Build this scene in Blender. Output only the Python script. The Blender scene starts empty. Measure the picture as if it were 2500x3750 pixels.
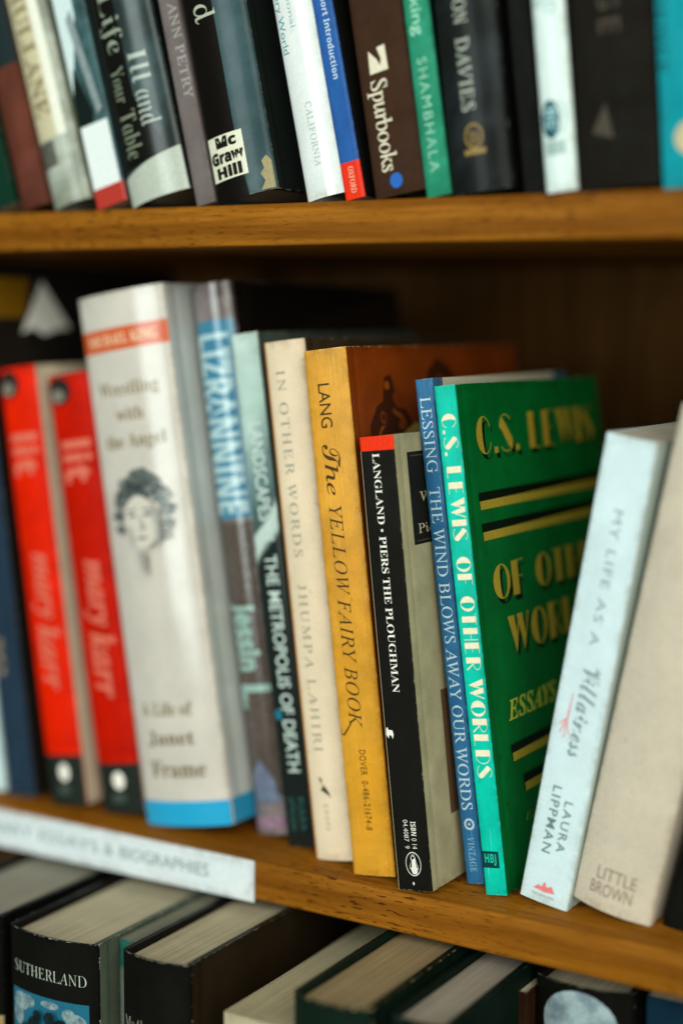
import bpy, bmesh, math, random
from mathutils import Vector, Matrix, noise

sc = bpy.context.scene
col = sc.collection

# ------------------------------------------------------------------ camera
YAW, PIT, ROL = math.radians(31.10), math.radians(6.657), math.radians(0.538)
CAM = Vector((0.0, -0.53765, 0.22353))
d = Vector((-math.sin(YAW) * math.cos(PIT), math.cos(YAW) * math.cos(PIT), -math.sin(PIT)))
r0 = d.cross(Vector((0, 0, 1))).normalized()
u0 = r0.cross(d)
r1 = r0 * math.cos(ROL) + u0 * math.sin(ROL)
u1 = -r0 * math.sin(ROL) + u0 * math.cos(ROL)
cam = bpy.data.cameras.new('camera')
cam.sensor_fit = 'HORIZONTAL'
cam.sensor_width = 24.0
cam.lens = 56.25
cam.clip_start = 0.02
cam.clip_end = 50
cam.dof.use_dof = True
cam.dof.focus_distance = 0.634
cam.dof.aperture_fstop = 1.75
camo = bpy.data.objects.new('camera', cam)
col.objects.link(camo)
m = Matrix((r1, u1, -d)).transposed().to_4x4()
m.translation = CAM
camo.matrix_world = m
sc.camera = camo

# ------------------------------------------------------------------ world, lamps, exposure
w = bpy.data.worlds.new('World')
sc.world = w
w.use_nodes = True
w.node_tree.nodes['Background'].inputs[0].default_value = (0.88, 1.0, 0.86, 1)
w.node_tree.nodes['Background'].inputs[1].default_value = 0.046
sc.view_settings.view_transform = 'Standard'
sc.view_settings.look = 'None'
sc.view_settings.exposure = -0.18
sc.view_settings.gamma = 1.0
sc.render.engine = 'CYCLES'
sc.cycles.use_denoising = True
sc.cycles.use_adaptive_sampling = False
sc.cycles.max_bounces = 8


def area(name, az, el, dist, sx, sy, power, colr):
    c = Vector((-0.34, 0.0, 0.12))
    a, e = math.radians(az), math.radians(el)
    dirv = Vector((math.sin(a) * math.cos(e), -math.cos(a) * math.cos(e), math.sin(e)))
    L = bpy.data.lights.new(name, 'AREA')
    L.shape = 'RECTANGLE'
    L.size, L.size_y = sx, sy
    L.energy = power
    L.color = colr
    o = bpy.data.objects.new(name, L)
    col.objects.link(o)
    o.location = c + dirv * dist
    o.rotation_euler = (-dirv).to_track_quat('-Z', 'Y').to_euler()


area('window_light', -15, 15, 2.5, 0.85, 2.2, 60, (0.87, 1.0, 0.96))
area('room_light', 42, 20, 2.6, 2.2, 2.2, 84, (0.98, 1.0, 0.90))


# ------------------------------------------------------------------ materials
def lin(c):
    def f(x):
        x /= 255.0
        return x / 12.92 if x <= 0.04045 else ((x + 0.055) / 1.055) ** 2.4
    return (f(c[0]), f(c[1]), f(c[2]), 1.0)


def new_mat(name):
    mt = bpy.data.materials.new(name)
    mt.use_nodes = True
    nt = mt.node_tree
    return mt, nt, nt.nodes['Principled BSDF']


def N(nt, t, **kw):
    n = nt.nodes.new(t)
    for k, v in kw.items():
        setattr(n, k, v)
    return n


def mixc(nt, fac, a, b, mode='MIX'):
    n = N(nt, 'ShaderNodeMix', data_type='RGBA', blend_type=mode)
    for s, v in ((0, fac), (6, a), (7, b)):
        if hasattr(v, 'is_linked'):
            nt.links.new(v, n.inputs[s])
        else:
            n.inputs[s].default_value = v
    return n.outputs[2]


def math_(nt, op, a, b=None, c=None):
    n = N(nt, 'ShaderNodeMath', operation=op)
    for i, v in enumerate((a, b, c)):
        if v is None:
            continue
        if hasattr(v, 'is_linked'):
            nt.links.new(v, n.inputs[i])
        else:
            n.inputs[i].default_value = v
    return n.outputs[0]


def noise_(nt, vec, scale, detail=3, rough=0.5, mapping=None):
    if mapping:
        mp = N(nt, 'ShaderNodeMapping')
        mp.inputs['Scale'].default_value = mapping
        nt.links.new(vec, mp.inputs[0])
        vec = mp.outputs[0]
    n = N(nt, 'ShaderNodeTexNoise')
    n.inputs['Scale'].default_value = scale
    n.inputs['Detail'].default_value = detail
    n.inputs['Roughness'].default_value = rough
    nt.links.new(vec, n.inputs['Vector'])
    return n.outputs['Fac']


def smooth(nt, v, a, b, lo=0.0, hi=1.0):
    n = N(nt, 'ShaderNodeMapRange', interpolation_type='SMOOTHSTEP')
    nt.links.new(v, n.inputs[0])
    n.inputs[1].default_value, n.inputs[2].default_value = a, b
    n.inputs[3].default_value, n.inputs[4].default_value = lo, hi
    return n.outputs[0]


MATS = {}


def cover_mat(color, rough=0.45, coat=0.0, wear=(200, 190, 170), wear_amt=0.5, ramp=None, mottle=None, cloth=False, crease=0.0):
    """Printed paper, card or cloth. ramp: [(height fraction from the foot, colour)]; mottle: (colour, scale, amount)."""
    key = repr((color, rough, coat, wear, wear_amt, ramp, mottle, cloth, crease))
    if key in MATS:
        return MATS[key]
    mt, nt, P = new_mat('cover')
    tc = N(nt, 'ShaderNodeTexCoord')
    ob = tc.outputs['Object']
    if ramp:
        sep = N(nt, 'ShaderNodeSeparateXYZ')
        nt.links.new(ob, sep.inputs[0])
        zz = math_(nt, 'ADD', sep.outputs[2], math_(nt, 'MULTIPLY', math_(nt, 'SUBTRACT', noise_(nt, ob, 60, 2), 0.5), 0.012))
        zz = math_(nt, 'ADD', zz, math_(nt, 'MULTIPLY', sep.outputs[0], ramp[0]))
        zz = math_(nt, 'DIVIDE', zz, ramp[1])
        cr = N(nt, 'ShaderNodeValToRGB')
        els = ramp[2]
        while len(cr.color_ramp.elements) < len(els):
            cr.color_ramp.elements.new(0.5)
        for e_, (p, c_) in zip(cr.color_ramp.elements, els):
            e_.position = p
            e_.color = lin(c_)
        nt.links.new(zz, cr.inputs[0])
        base = cr.outputs[0]
    else:
        base = mixc(nt, 0.0, lin(color), lin(color))
    if mottle:
        f = smooth(nt, noise_(nt, ob, mottle[1], 4, 0.6), 0.42, 0.62, 0.0, mottle[2])
        base = mixc(nt, f, base, lin(mottle[0]))
    var = smooth(nt, noise_(nt, ob, 55, 4, 0.6), 0.25, 0.75, *((0.91, 1.05) if min(color) > 140 else (0.80, 1.12)))
    fine = smooth(nt, noise_(nt, ob, 1500 if not cloth else 2400, 2, 0.5), 0.2, 0.8, 0.93 if not cloth else 0.8, 1.06 if not cloth else 1.15)
    base = mixc(nt, 1.0, base, math_(nt, 'MULTIPLY', var, fine), 'MULTIPLY')
    # dust and scuffs
    sc_ = smooth(nt, noise_(nt, ob, 320, 5, 0.75, (1, 1, 0.25)), 0.68, 0.82, 0.0, 0.16 * wear_amt)
    base = mixc(nt, sc_, base, lin(wear))
    if wear_amt > 0:
        at = N(nt, 'ShaderNodeAttribute', attribute_name='edge')
        soil = math_(nt, 'MULTIPLY', smooth(nt, at.outputs['Fac'], 0.0, 5.0, 1.0, 0.0), smooth(nt, noise_(nt, ob, 140, 5, 0.7), 0.35, 0.7, 0.0, 0.42))
        base = mixc(nt, soil, base, mixc(nt, 1.0, base, lin((150, 128, 96)), 'MULTIPLY'))
        spots = smooth(nt, noise_(nt, ob, 190, 3, 0.6), 0.66, 0.72, 0.0, 0.22 * min(1.0, wear_amt * 2))
        base = mixc(nt, spots, base, mixc(nt, 1.0, base, lin((140, 112, 80)), 'MULTIPLY'))
        nz = smooth(nt, noise_(nt, ob, 300, 5, 0.75), 0.38, 0.8, 0.0, 0.85)
        e2 = math_(nt, 'SUBTRACT', nz, at.outputs['Fac'])
        f = smooth(nt, e2, 0.0, 0.35, 0.0, min(1.0, wear_amt))
        base = mixc(nt, f, base, lin(wear))
    nt.links.new(base, P.inputs['Base Color'])
    rr = smooth(nt, noise_(nt, ob, 90, 4, 0.6), 0.3, 0.7, max(0.05, rough - 0.08), rough + 0.1)
    nt.links.new(rr, P.inputs['Roughness'])
    P.inputs['Coat Weight'].default_value = coat
    P.inputs['Coat Roughness'].default_value = 0.07 if coat > 0.95 else 0.12 if coat > 0.6 else 0.18
    P.inputs['Specular IOR Level'].default_value = 0.05
    bp = N(nt, 'ShaderNodeBump')
    bp.inputs['Strength'].default_value = 0.35 if cloth else 0.15
    bp.inputs['Distance'].default_value = 0.0004
    h = noise_(nt, ob, 700 if cloth else 160, 4, 0.6)
    if crease:
        cr1 = noise_(nt, ob, 1.0, 5, 0.7, (700, 200, 26))
        h = math_(nt, 'ADD', h, math_(nt, 'MULTIPLY', cr1, crease))
        bp.inputs['Strength'].default_value = 0.5
        ln = smooth(nt, cr1, 0.62, 0.70, 0.0, 0.35)
        base = mixc(nt, ln, base, lin(wear))
        nt.links.new(base, P.inputs['Base Color'])
        nt.links.new(bp.outputs[0], P.inputs['Coat Normal'])
    nt.links.new(h, bp.inputs['Height'])
    nt.links.new(bp.outputs[0], P.inputs['Normal'])
    MATS[key] = mt
    return mt


def ink(color, rough=0.45, coat=0.0, fade=0.0, metal=0.0, mott=None):
    key = ('ink', color, rough, coat, fade, metal, mott)
    if key in MATS:
        return MATS[key]
    mt, nt, P = new_mat('ink')
    tc = N(nt, 'ShaderNodeTexCoord')
    f = smooth(nt, noise_(nt, tc.outputs['Object'], 900, 4, 0.7), 0.3, 0.75, 1.06, 0.82)
    bc = lin(color)
    if mott:
        bc = mixc(nt, smooth(nt, noise_(nt, tc.outputs['Object'], mott[1], 5, 0.62), 0.40, 0.62, 0.0, mott[2]), lin(color), lin(mott[0]))
    nt.links.new(mixc(nt, 1.0, bc, f, 'MULTIPLY'), P.inputs['Base Color'])
    P.inputs['Roughness'].default_value = rough
    P.inputs['Coat Weight'].default_value = coat
    P.inputs['Coat Roughness'].default_value = 0.18
    P.inputs['Metallic'].default_value = metal
    P.inputs['Specular IOR Level'].default_value = 0.05
    if fade > 0:
        a = smooth(nt, noise_(nt, tc.outputs['Object'], 260, 4, 0.7), 0.3, 0.7, 1.0, 1.0 - fade)
        nt.links.new(a, P.inputs['Alpha'])
    MATS[key] = mt
    return mt


def page_mat(color):
    key = ('page', color)
    if key in MATS:
        return MATS[key]
    mt, nt, P = new_mat('paper')
    tc = N(nt, 'ShaderNodeTexCoord')
    ob = tc.outputs['Object']
    l1 = smooth(nt, noise_(nt, ob, 1.0, 2, 0.6, (1700, 14, 14)), 0.3, 0.7, 0.80, 1.05)
    l2 = smooth(nt, noise_(nt, ob, 1.0, 2, 0.6, (520, 9, 9)), 0.3, 0.7, 0.93, 1.03)
    bl = smooth(nt, noise_(nt, ob, 45, 4, 0.6), 0.3, 0.75, 1.04, 0.88)
    f = math_(nt, 'MULTIPLY', math_(nt, 'MULTIPLY', l1, l2), bl)
    nt.links.new(mixc(nt, 1.0, lin(color), f, 'MULTIPLY'), P.inputs['Base Color'])
    P.inputs['Roughness'].default_value = 0.9
    P.inputs['Specular IOR Level'].default_value = 0.2
    bp = N(nt, 'ShaderNodeBump')
    bp.inputs['Strength'].default_value = 0.4
    bp.inputs['Distance'].default_value = 0.0003
    nt.links.new(l1, bp.inputs['Height'])
    nt.links.new(bp.outputs[0], P.inputs['Normal'])
    MATS[key] = mt
    return mt


def oak_mat():
    mt, nt, P = new_mat('oak')
    tc = N(nt, 'ShaderNodeTexCoord')
    ob = tc.outputs['Object']
    wv = N(nt, 'ShaderNodeTexWave', wave_type='BANDS', bands_direction='Z')
    mp = N(nt, 'ShaderNodeMapping')
    mp.inputs['Scale'].default_value = (3, 16, 30)
    nt.links.new(ob, mp.inputs[0])
    nt.links.new(mp.outputs[0], wv.inputs['Vector'])
    wv.inputs['Scale'].default_value = 0.9
    wv.inputs['Distortion'].default_value = 9
    wv.inputs['Detail'].default_value = 3
    wv.inputs['Detail Scale'].default_value = 0.7
    band = smooth(nt, wv.outputs['Fac'], 0.1, 0.95)
    c = mixc(nt, band, lin((145, 90, 21)), lin((120, 71, 12)))
    g = smooth(nt, noise_(nt, ob, 1.0, 5, 0.65, (22, 260, 420)), 0.3, 0.72)
    c = mixc(nt, math_(nt, 'MULTIPLY', g, 0.62), c, lin((90, 47, 4)))
    big = smooth(nt, noise_(nt, ob, 9, 3, 0.5, (0.5, 1, 1.5)), 0.3, 0.7, 0.86, 1.12)
    c = mixc(nt, 1.0, c, big, 'MULTIPLY')
    # dark open pores: short streaks along the grain, patchy
    po = noise_(nt, ob, 1.0, 2, 0.55, (150, 900, 1000))
    patch = smooth(nt, noise_(nt, ob, 11, 2, 0.5, (0.7, 1, 1)), 0.44, 0.62)
    pm = math_(nt, 'MULTIPLY', smooth(nt, po, 0.58, 0.64), math_(nt, 'ADD', math_(nt, 'MULTIPLY', patch, 0.75), 0.2))
    c = mixc(nt, pm, c, lin((56, 26, 3)))
    # nicks and rub marks on the arrises
    nk = smooth(nt, noise_(nt, ob, 70, 4, 0.7, (0.5, 2, 2)), 0.62, 0.75, 0.0, 0.35)
    c = mixc(nt, nk, c, lin((160, 106, 34)))
    nt.links.new(c, P.inputs['Base Color'])
    nt.links.new(smooth(nt, g, 0, 1, 0.42, 0.6), P.inputs['Roughness'])
    P.inputs['Specular IOR Level'].default_value = 0.04
    bp = N(nt, 'ShaderNodeBump')
    bp.inputs['Strength'].default_value = 0.25
    bp.inputs['Distance'].default_value = 0.0004
    nt.links.new(math_(nt, 'SUBTRACT', g, pm), bp.inputs['Height'])
    nt.links.new(bp.outputs[0], P.inputs['Normal'])
    return mt


# ------------------------------------------------------------------ mesh helpers
def finish(bm, name, mats, parent=None, sharp=35, smooth_=True):
    me = bpy.data.meshes.new(name)
    bm.to_mesh(me)
    bm.free()
    for mt in mats:
        me.materials.append(mt)
    if smooth_:
        me.polygons.foreach_set('use_smooth', [True] * len(me.polygons))
        me.set_sharp_from_angle(angle=math.radians(sharp))
    o = bpy.data.objects.new(name, me)
    col.objects.link(o)
    if parent is not None:
        o.parent = parent
    return o


def tag(o, label, cat, group=None, kind=None):
    if label:
        o['label'] = label
    if cat:
        o['category'] = cat
    if group:
        o['group'] = group
    if kind:
        o['kind'] = kind


def empty(name, loc):
    o = bpy.data.objects.new(name, None)
    o.empty_display_size = 0.01
    col.objects.link(o)
    o.location = loc
    return o


def box_bm(x0, x1, y0, y1, z0, z1, bev=0.0, seg=2):
    bm = bmesh.new()
    bmesh.ops.create_cube(bm, size=1)
    for v in bm.verts:
        v.co = Vector((x0 + (v.co.x + .5) * (x1 - x0), y0 + (v.co.y + .5) * (y1 - y0), z0 + (v.co.z + .5) * (z1 - z0)))
    if bev:
        bmesh.ops.bevel(bm, geom=bm.edges[:], offset=bev, segments=seg, affect='EDGES', profile=0.5)
    return bm


def shell(us, zs, outer, inner, size_u, H, both_edges=True):
    """Thin solid sheet over a grid; carries the 'edge' attribute (mm to the nearest free edge)."""
    bm = bmesh.new()
    lay = bm.verts.layers.float.new('edge')
    A, B = [], []
    for z in zs:
        ra, rb = [], []
        for u in us:
            e_ = min(z, H - z) * 1000
            if both_edges:
                e_ = min(e_, u * 1500 + 0.15, (size_u - u) * 1500 + 0.15)
            else:
                e_ = min(e_, (size_u - u) * 1000)
            va = bm.verts.new(outer(u, z))
            vb = bm.verts.new(inner(u, z))
            va[lay] = max(0.0, e_)
            vb[lay] = 5.0
            ra.append(va)
            rb.append(vb)
        A.append(ra)
        B.append(rb)
    n, k = len(zs), len(us)
    for i in range(n - 1):
        for j in range(k - 1):
            bm.faces.new((A[i][j], A[i][j + 1], A[i + 1][j + 1], A[i + 1][j]))
            bm.faces.new((B[i][j], B[i + 1][j], B[i + 1][j + 1], B[i][j + 1]))
    for j in range(k - 1):
        bm.faces.new((A[0][j], B[0][j], B[0][j + 1], A[0][j + 1]))
        bm.faces.new((A[-1][j], A[-1][j + 1], B[-1][j + 1], B[-1][j]))
    for i in range(n - 1):
        bm.faces.new((A[i][0], A[i + 1][0], B[i + 1][0], B[i][0]))
        bm.faces.new((A[i][-1], B[i][-1], B[i + 1][-1], A[i + 1][-1]))
    bmesh.ops.recalc_face_normals(bm, faces=bm.faces[:])
    return bm


# ------------------------------------------------------------------ lettering
def mathy(s, U, Lc):
    o = ''
    for c in s:
        if 'A' <= c <= 'Z':
            o += chr(U + ord(c) - 65)
        elif 'a' <= c <= 'z':
            q = Lc + ord(c) - 97
            o += chr(0x210E) if q == 0x1D455 else chr(q)
        elif '0' <= c <= '9' and U == 0x1D400:
            o += chr(0x1D7CE + ord(c) - 48)
        else:
            o += c
    return o


def text_tris(s, style, weight=0.0, spacing=1.0):
    """Glyph outlines of a string as 2D triangles / polygons, normalised to the unit square."""
    if style == 'deco':
        return deco(s)
    shear = 0.0
    if style == 'b':
        s = mathy(s, 0x1D400, 0x1D41A)
    elif style == 'r':
        s = mathy(s, 0x1D434, 0x1D44E)
        shear = -0.27
    elif style == 'i':
        s = mathy(s, 0x1D434, 0x1D44E)
    elif style == 'bi':
        s = mathy(s, 0x1D468, 0x1D482)
    elif style == 'scr':
        s = mathy(s, 0x1D4D0, 0x1D4EA)
    elif style == 'frk':
        s = mathy(s, 0x1D468, 0x1D482)
        shear = -0.22
        weight = -0.012
    elif style == 'sb':
        s = mathy(s, 0x1D5D4, 0x1D5EE)
    cu = bpy.data.curves.new('lettering', 'FONT')
    cu.body = s
    cu.size = 1.0
    cu.shear = shear
    cu.offset = weight
    cu.space_character = spacing
    cu.resolution_u = 3
    cu.fill_mode = 'FRONT'
    o = bpy.data.objects.new('lettering', cu)
    me = o.to_mesh()
    vs = [(v.co.x, v.co.y) for v in me.vertices]
    fs = [tuple(p.vertices) for p in me.polygons]
    o.to_mesh_clear()
    bpy.data.objects.remove(o)
    bpy.data.curves.remove(cu)
    return norm2(vs, fs)


def norm2(vs, fs):
    x0 = min(v[0] for v in vs); x1 = max(v[0] for v in vs)
    y0 = min(v[1] for v in vs); y1 = max(v[1] for v in vs)
    return [((x - x0) / (x1 - x0), (y - y0) / (y1 - y0)) for x, y in vs], fs


def arc(cx, cy, rx, ry, a0, a1, n=14):
    return [(cx + rx * math.cos(math.radians(a0 + (a1 - a0) * i / n)), cy + ry * math.sin(math.radians(a0 + (a1 - a0) * i / n))) for i in range(n + 1)]


def deco_glyph(c):
    """Fat-and-thin poster capitals: a heavy left stem or crescent and hairlines. Returns polygons, advance."""
    t, f = 0.028, 0.25
    P = []

    def bar(x0, y0, x1, y1):
        P.append([(x0, y0), (x1, y0), (x1, y1), (x0, y1)])

    def ring(cx, cy, rx, ry, a0, a1, th=t):
        P.append(arc(cx, cy, rx, ry, a0, a1) + arc(cx, cy, rx - th, ry - th, a1, a0))

    def cres(cx, cy, rx, ry, a0, a1, inner):
        P.append(arc(cx, cy, rx, ry, a0, a1) + arc(cx, cy, inner, ry - 0.03, a1, a0))
    adv = 0.6
    if c == '.':
        bar(0, 0, 0.14, 0.16); adv = 0.26
    elif c == 'C':
        cres(0.30, 0.5, 0.30, 0.5, 80, 280, 0.07)
        ring(0.30, 0.5, 0.27, 0.5, 25, 85); ring(0.30, 0.5, 0.27, 0.5, -85, -25); adv = 0.64
    elif c == 'S':
        P.append([(0.02, 0.80), (0.12, 0.93), (0.20, 0.84), (0.48, 0.36), (0.50, 0.20), (0.42, 0.06), (0.34, 0.12), (0.10, 0.55), (0.0, 0.68)])
        ring(0.25, 0.80, 0.21, 0.20, 10, 170); ring(0.25, 0.18, 0.24, 0.18, 190, 350); adv = 0.6
    elif c in 'LEFITHRD':
        bar(0, 0, f, 1); adv = 0.34
        if c in 'LE':
            bar(f, 0, 0.46, t)
        if c in 'EF':
            bar(f, 1 - t, 0.46, 1); bar(f, 0.50, 0.40, 0.50 + t)
        if c == 'T':
            P.pop(); bar(0.13, 0, 0.13 + f, 1 - t - 0.01); bar(0, 1 - t, 0.5, 1)
        if c == 'H':
            bar(f, 0.50, 0.48, 0.50 + t); bar(0.48, 0, 0.48 + t, 1)
        if c == 'R':
            ring(f, 0.74, 0.28, 0.26, -90, 90); P.append([(f, 0.47), (f + 0.06, 0.47), (0.56, 0), (0.49, 0)])
        if c == 'D':
            ring(f, 0.5, 0.30, 0.5, -90, 90)
        if c != 'I':
            adv = 0.62
    elif c == 'O':
        cres(0.32, 0.5, 0.32, 0.5, 88, 272, 0.06); cres(0.32, 0.5, 0.32, 0.5, -88, 88, 0.20); adv = 0.72
    elif c == 'W':
        P.append([(0, 1), (0.24, 1), (0.33, 0.35), (0.24, 0)]); P.append([(0.34, 1), (0.56, 1), (0.64, 0.35), (0.55, 0)])
        P.append([(0.24, 0), (0.28, 0.12), (0.42, 0.92), (0.37, 0.92)]); P.append([(0.55, 0), (0.59, 0.12), (0.80, 1), (0.75, 1)]); adv = 0.86
    elif c in 'AY':
        if c == 'A':
            P.append([(0.26, 1), (0.50, 0), (0.26, 0), (0.14, 0.55)]); P.append([(0.0, 0), (0.05, 0), (0.26, 0.92), (0.22, 0.92)])
        else:
            P.append([(0.0, 1), (0.22, 1), (0.38, 0.4), (0.38, 0), (0.20, 0), (0.20, 0.4)]); P.append([(0.38, 0.4), (0.56, 1), (0.51, 1), (0.34, 0.5)])
        adv = 0.58
    else:
        adv = 0.32
    return P, adv


def deco(s):
    vs, fs, x = [], [], 0.0
    for c in s:
        P, adv = deco_glyph(c)
        for poly in P:
            b = len(vs)
            vs += [(x + a, b_) for a, b_ in poly]
            fs.append(tuple(range(b, len(vs))))
        x += adv
    return norm2(vs, fs)


def ellipse(n=28):
    return [(0.5 + 0.5 * math.cos(2 * math.pi * i / n), 0.5 + 0.5 * math.sin(2 * math.pi * i / n)) for i in range(n)]


# A print: dict(k=kind, c=colour, b=(u0,u1,v0,v1)) in fractions; v runs from the head of the book down.
def T(s, style, c, b, d='down', wt=0.0, sp=1.0, fade=0.0, name='lettering', **kw):
    return dict(k='text', s=s, style=style, c=c, b=b, d=d, wt=wt, sp=sp, fade=fade, name=name, **kw)


def R(c, b, name='printed_band', fade=0.0):
    return dict(k='poly', pts=[(0, 0), (1, 0), (1, 1), (0, 1)], c=c, b=b, d='across', fade=fade, name=name, solo=True)


def E(c, b, name='logo', fade=0.0):
    return dict(k='poly', pts=ellipse(), c=c, b=b, d='across', fade=fade, name=name)


def PG(pts, c, b=(0, 1, 0, 1), name='logo', fade=0.0, d='across'):
    return dict(k='poly', pts=pts, c=c, b=b, d=d, fade=fade, name=name, raw=True)


def RING(c, b, th=0.1, name='logo', n=30, wav=0.0):
    o = [(0.5 + (0.5 + (wav if i % 2 else 0)) * math.cos(2 * math.pi * i / n), 0.5 + (0.5 + (wav if i % 2 else 0)) * math.sin(2 * math.pi * i / n)) for i in range(n)]
    return dict(k='ring', pts=o, th=th, c=c, b=b, d='across', fade=0.0, name=name)


def print_bm(p):
    """2D mesh of a print in (u, v) fractions."""
    bm = bmesh.new()
    if p['k'] == 'text':
        vs, fs = text_tris(p['s'], p['style'], p['wt'], p['sp'])
    elif p['k'] == 'ring':
        n = len(p['pts'])
        inn = [(0.5 + (x - 0.5) * (1 - 2 * p['th']), 0.5 + (y - 0.5) * (1 - 2 * p['th'])) for x, y in p['pts']]
        vs = p['pts'] + inn
        fs = [(i, (i + 1) % n, n + (i + 1) % n, n + i) for i in range(n)]
    else:
        vs, fs = p['pts'], [tuple(range(len(p['pts'])))]
    u0, u1, v0, v1 = p['b']
    out = []
    for a, b in vs:
        if p.get('raw'):
            out.append((a, b))
        elif p['d'] == 'down':
            out.append((u0 + (u1 - u0) * b, v0 + (v1 - v0) * a))
        elif p['d'] == 'up':
            out.append((u1 - (u1 - u0) * b, v1 - (v1 - v0) * a))
        else:
            out.append((u0 + (u1 - u0) * a, v1 - (v1 - v0) * b))
    V = [bm.verts.new((x, y, 0)) for x, y in out]
    for f in fs:
        try:
            bm.faces.new([V[i] for i in f])
        except ValueError:
            pass
    return bm


def cut(bm, axis, step, lo, hi):
    x = lo + step
    no = Vector((1, 0, 0)) if axis == 0 else Vector((0, 1, 0))
    while x < hi - 1e-6:
        co = no * x
        bmesh.ops.bisect_plane(bm, geom=bm.verts[:] + bm.edges[:] + bm.faces[:], plane_co=co, plane_no=no, dist=1e-7)
        x += step


def put_prints(prints, surf, su, H, parent, rough, coat, curved, ucuts=()):
    """surf(u, z, off) in metres -> local point. Prints that share a name on one face become one mesh."""
    groups = {}
    for i, p in enumerate(prints):
        groups.setdefault((p['name'], i if p['k'] == 'text' or p.get('solo') else -1), []).append((i, p))
    for (nm, _i), lst in groups.items():
        allbm = bmesh.new()
        mats = []
        for i, p in lst:
            bm = print_bm(p)
            bm.normal_update()
            bmesh.ops.triangulate(bm, faces=bm.faces[:], ngon_method='EAR_CLIP')
            for v in bm.verts:
                v.co = Vector((v.co.x * su, (1 - v.co.y) * H, 0))
            zs = [v.co.y for v in bm.verts]
            us = [v.co.x for v in bm.verts]
            cut(bm, 1, 0.006, min(zs), max(zs))
            if curved:
                cut(bm, 0, su / 14, 0, su)
            for q in ucuts:
                if min(us) < q < max(us) and (min(us) < ucuts[2] or max(us) > su - ucuts[2]):
                    bmesh.ops.bisect_plane(bm, geom=bm.verts[:] + bm.edges[:] + bm.faces[:], plane_co=(q, 0, 0), plane_no=(1, 0, 0), dist=1e-8)
            key = ink(p['c'], rough, coat, p['fade'], 0.0, p.get('mott'))
            if key not in mats:
                mats.append(key)
            mi = mats.index(key)
            off = 0.00005 + 0.00004 * i
            vm = {}
            for v in bm.verts:
                vm[v] = allbm.verts.new(surf(v.co.x, v.co.y, off))
            for f in bm.faces:
                try:
                    g = allbm.faces.new([vm[v] for v in f.verts])
                    g.material_index = mi
                except ValueError:
                    pass
            bm.free()
        # face outwards
        allbm.normal_update()
        c = surf(su * .5, H * .5, 0.01) - surf(su * .5, H * .5, 0)
        flip = [f for f in allbm.faces if f.normal.dot(c) < 0]
        if flip:
            bmesh.ops.reverse_faces(allbm, faces=flip)
        finish(allbm, nm, mats, parent, sharp=60)


def narrow(prints, k):
    for p in prints:
        if p.get('raw'):
            p['pts'] = [(a * k, b) for a, b in p['pts']]
        else:
            p['b'] = (p['b'][0] * k, p['b'][1] * k, p['b'][2], p['b'][3])
    return prints


SEED = [1]


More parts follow.
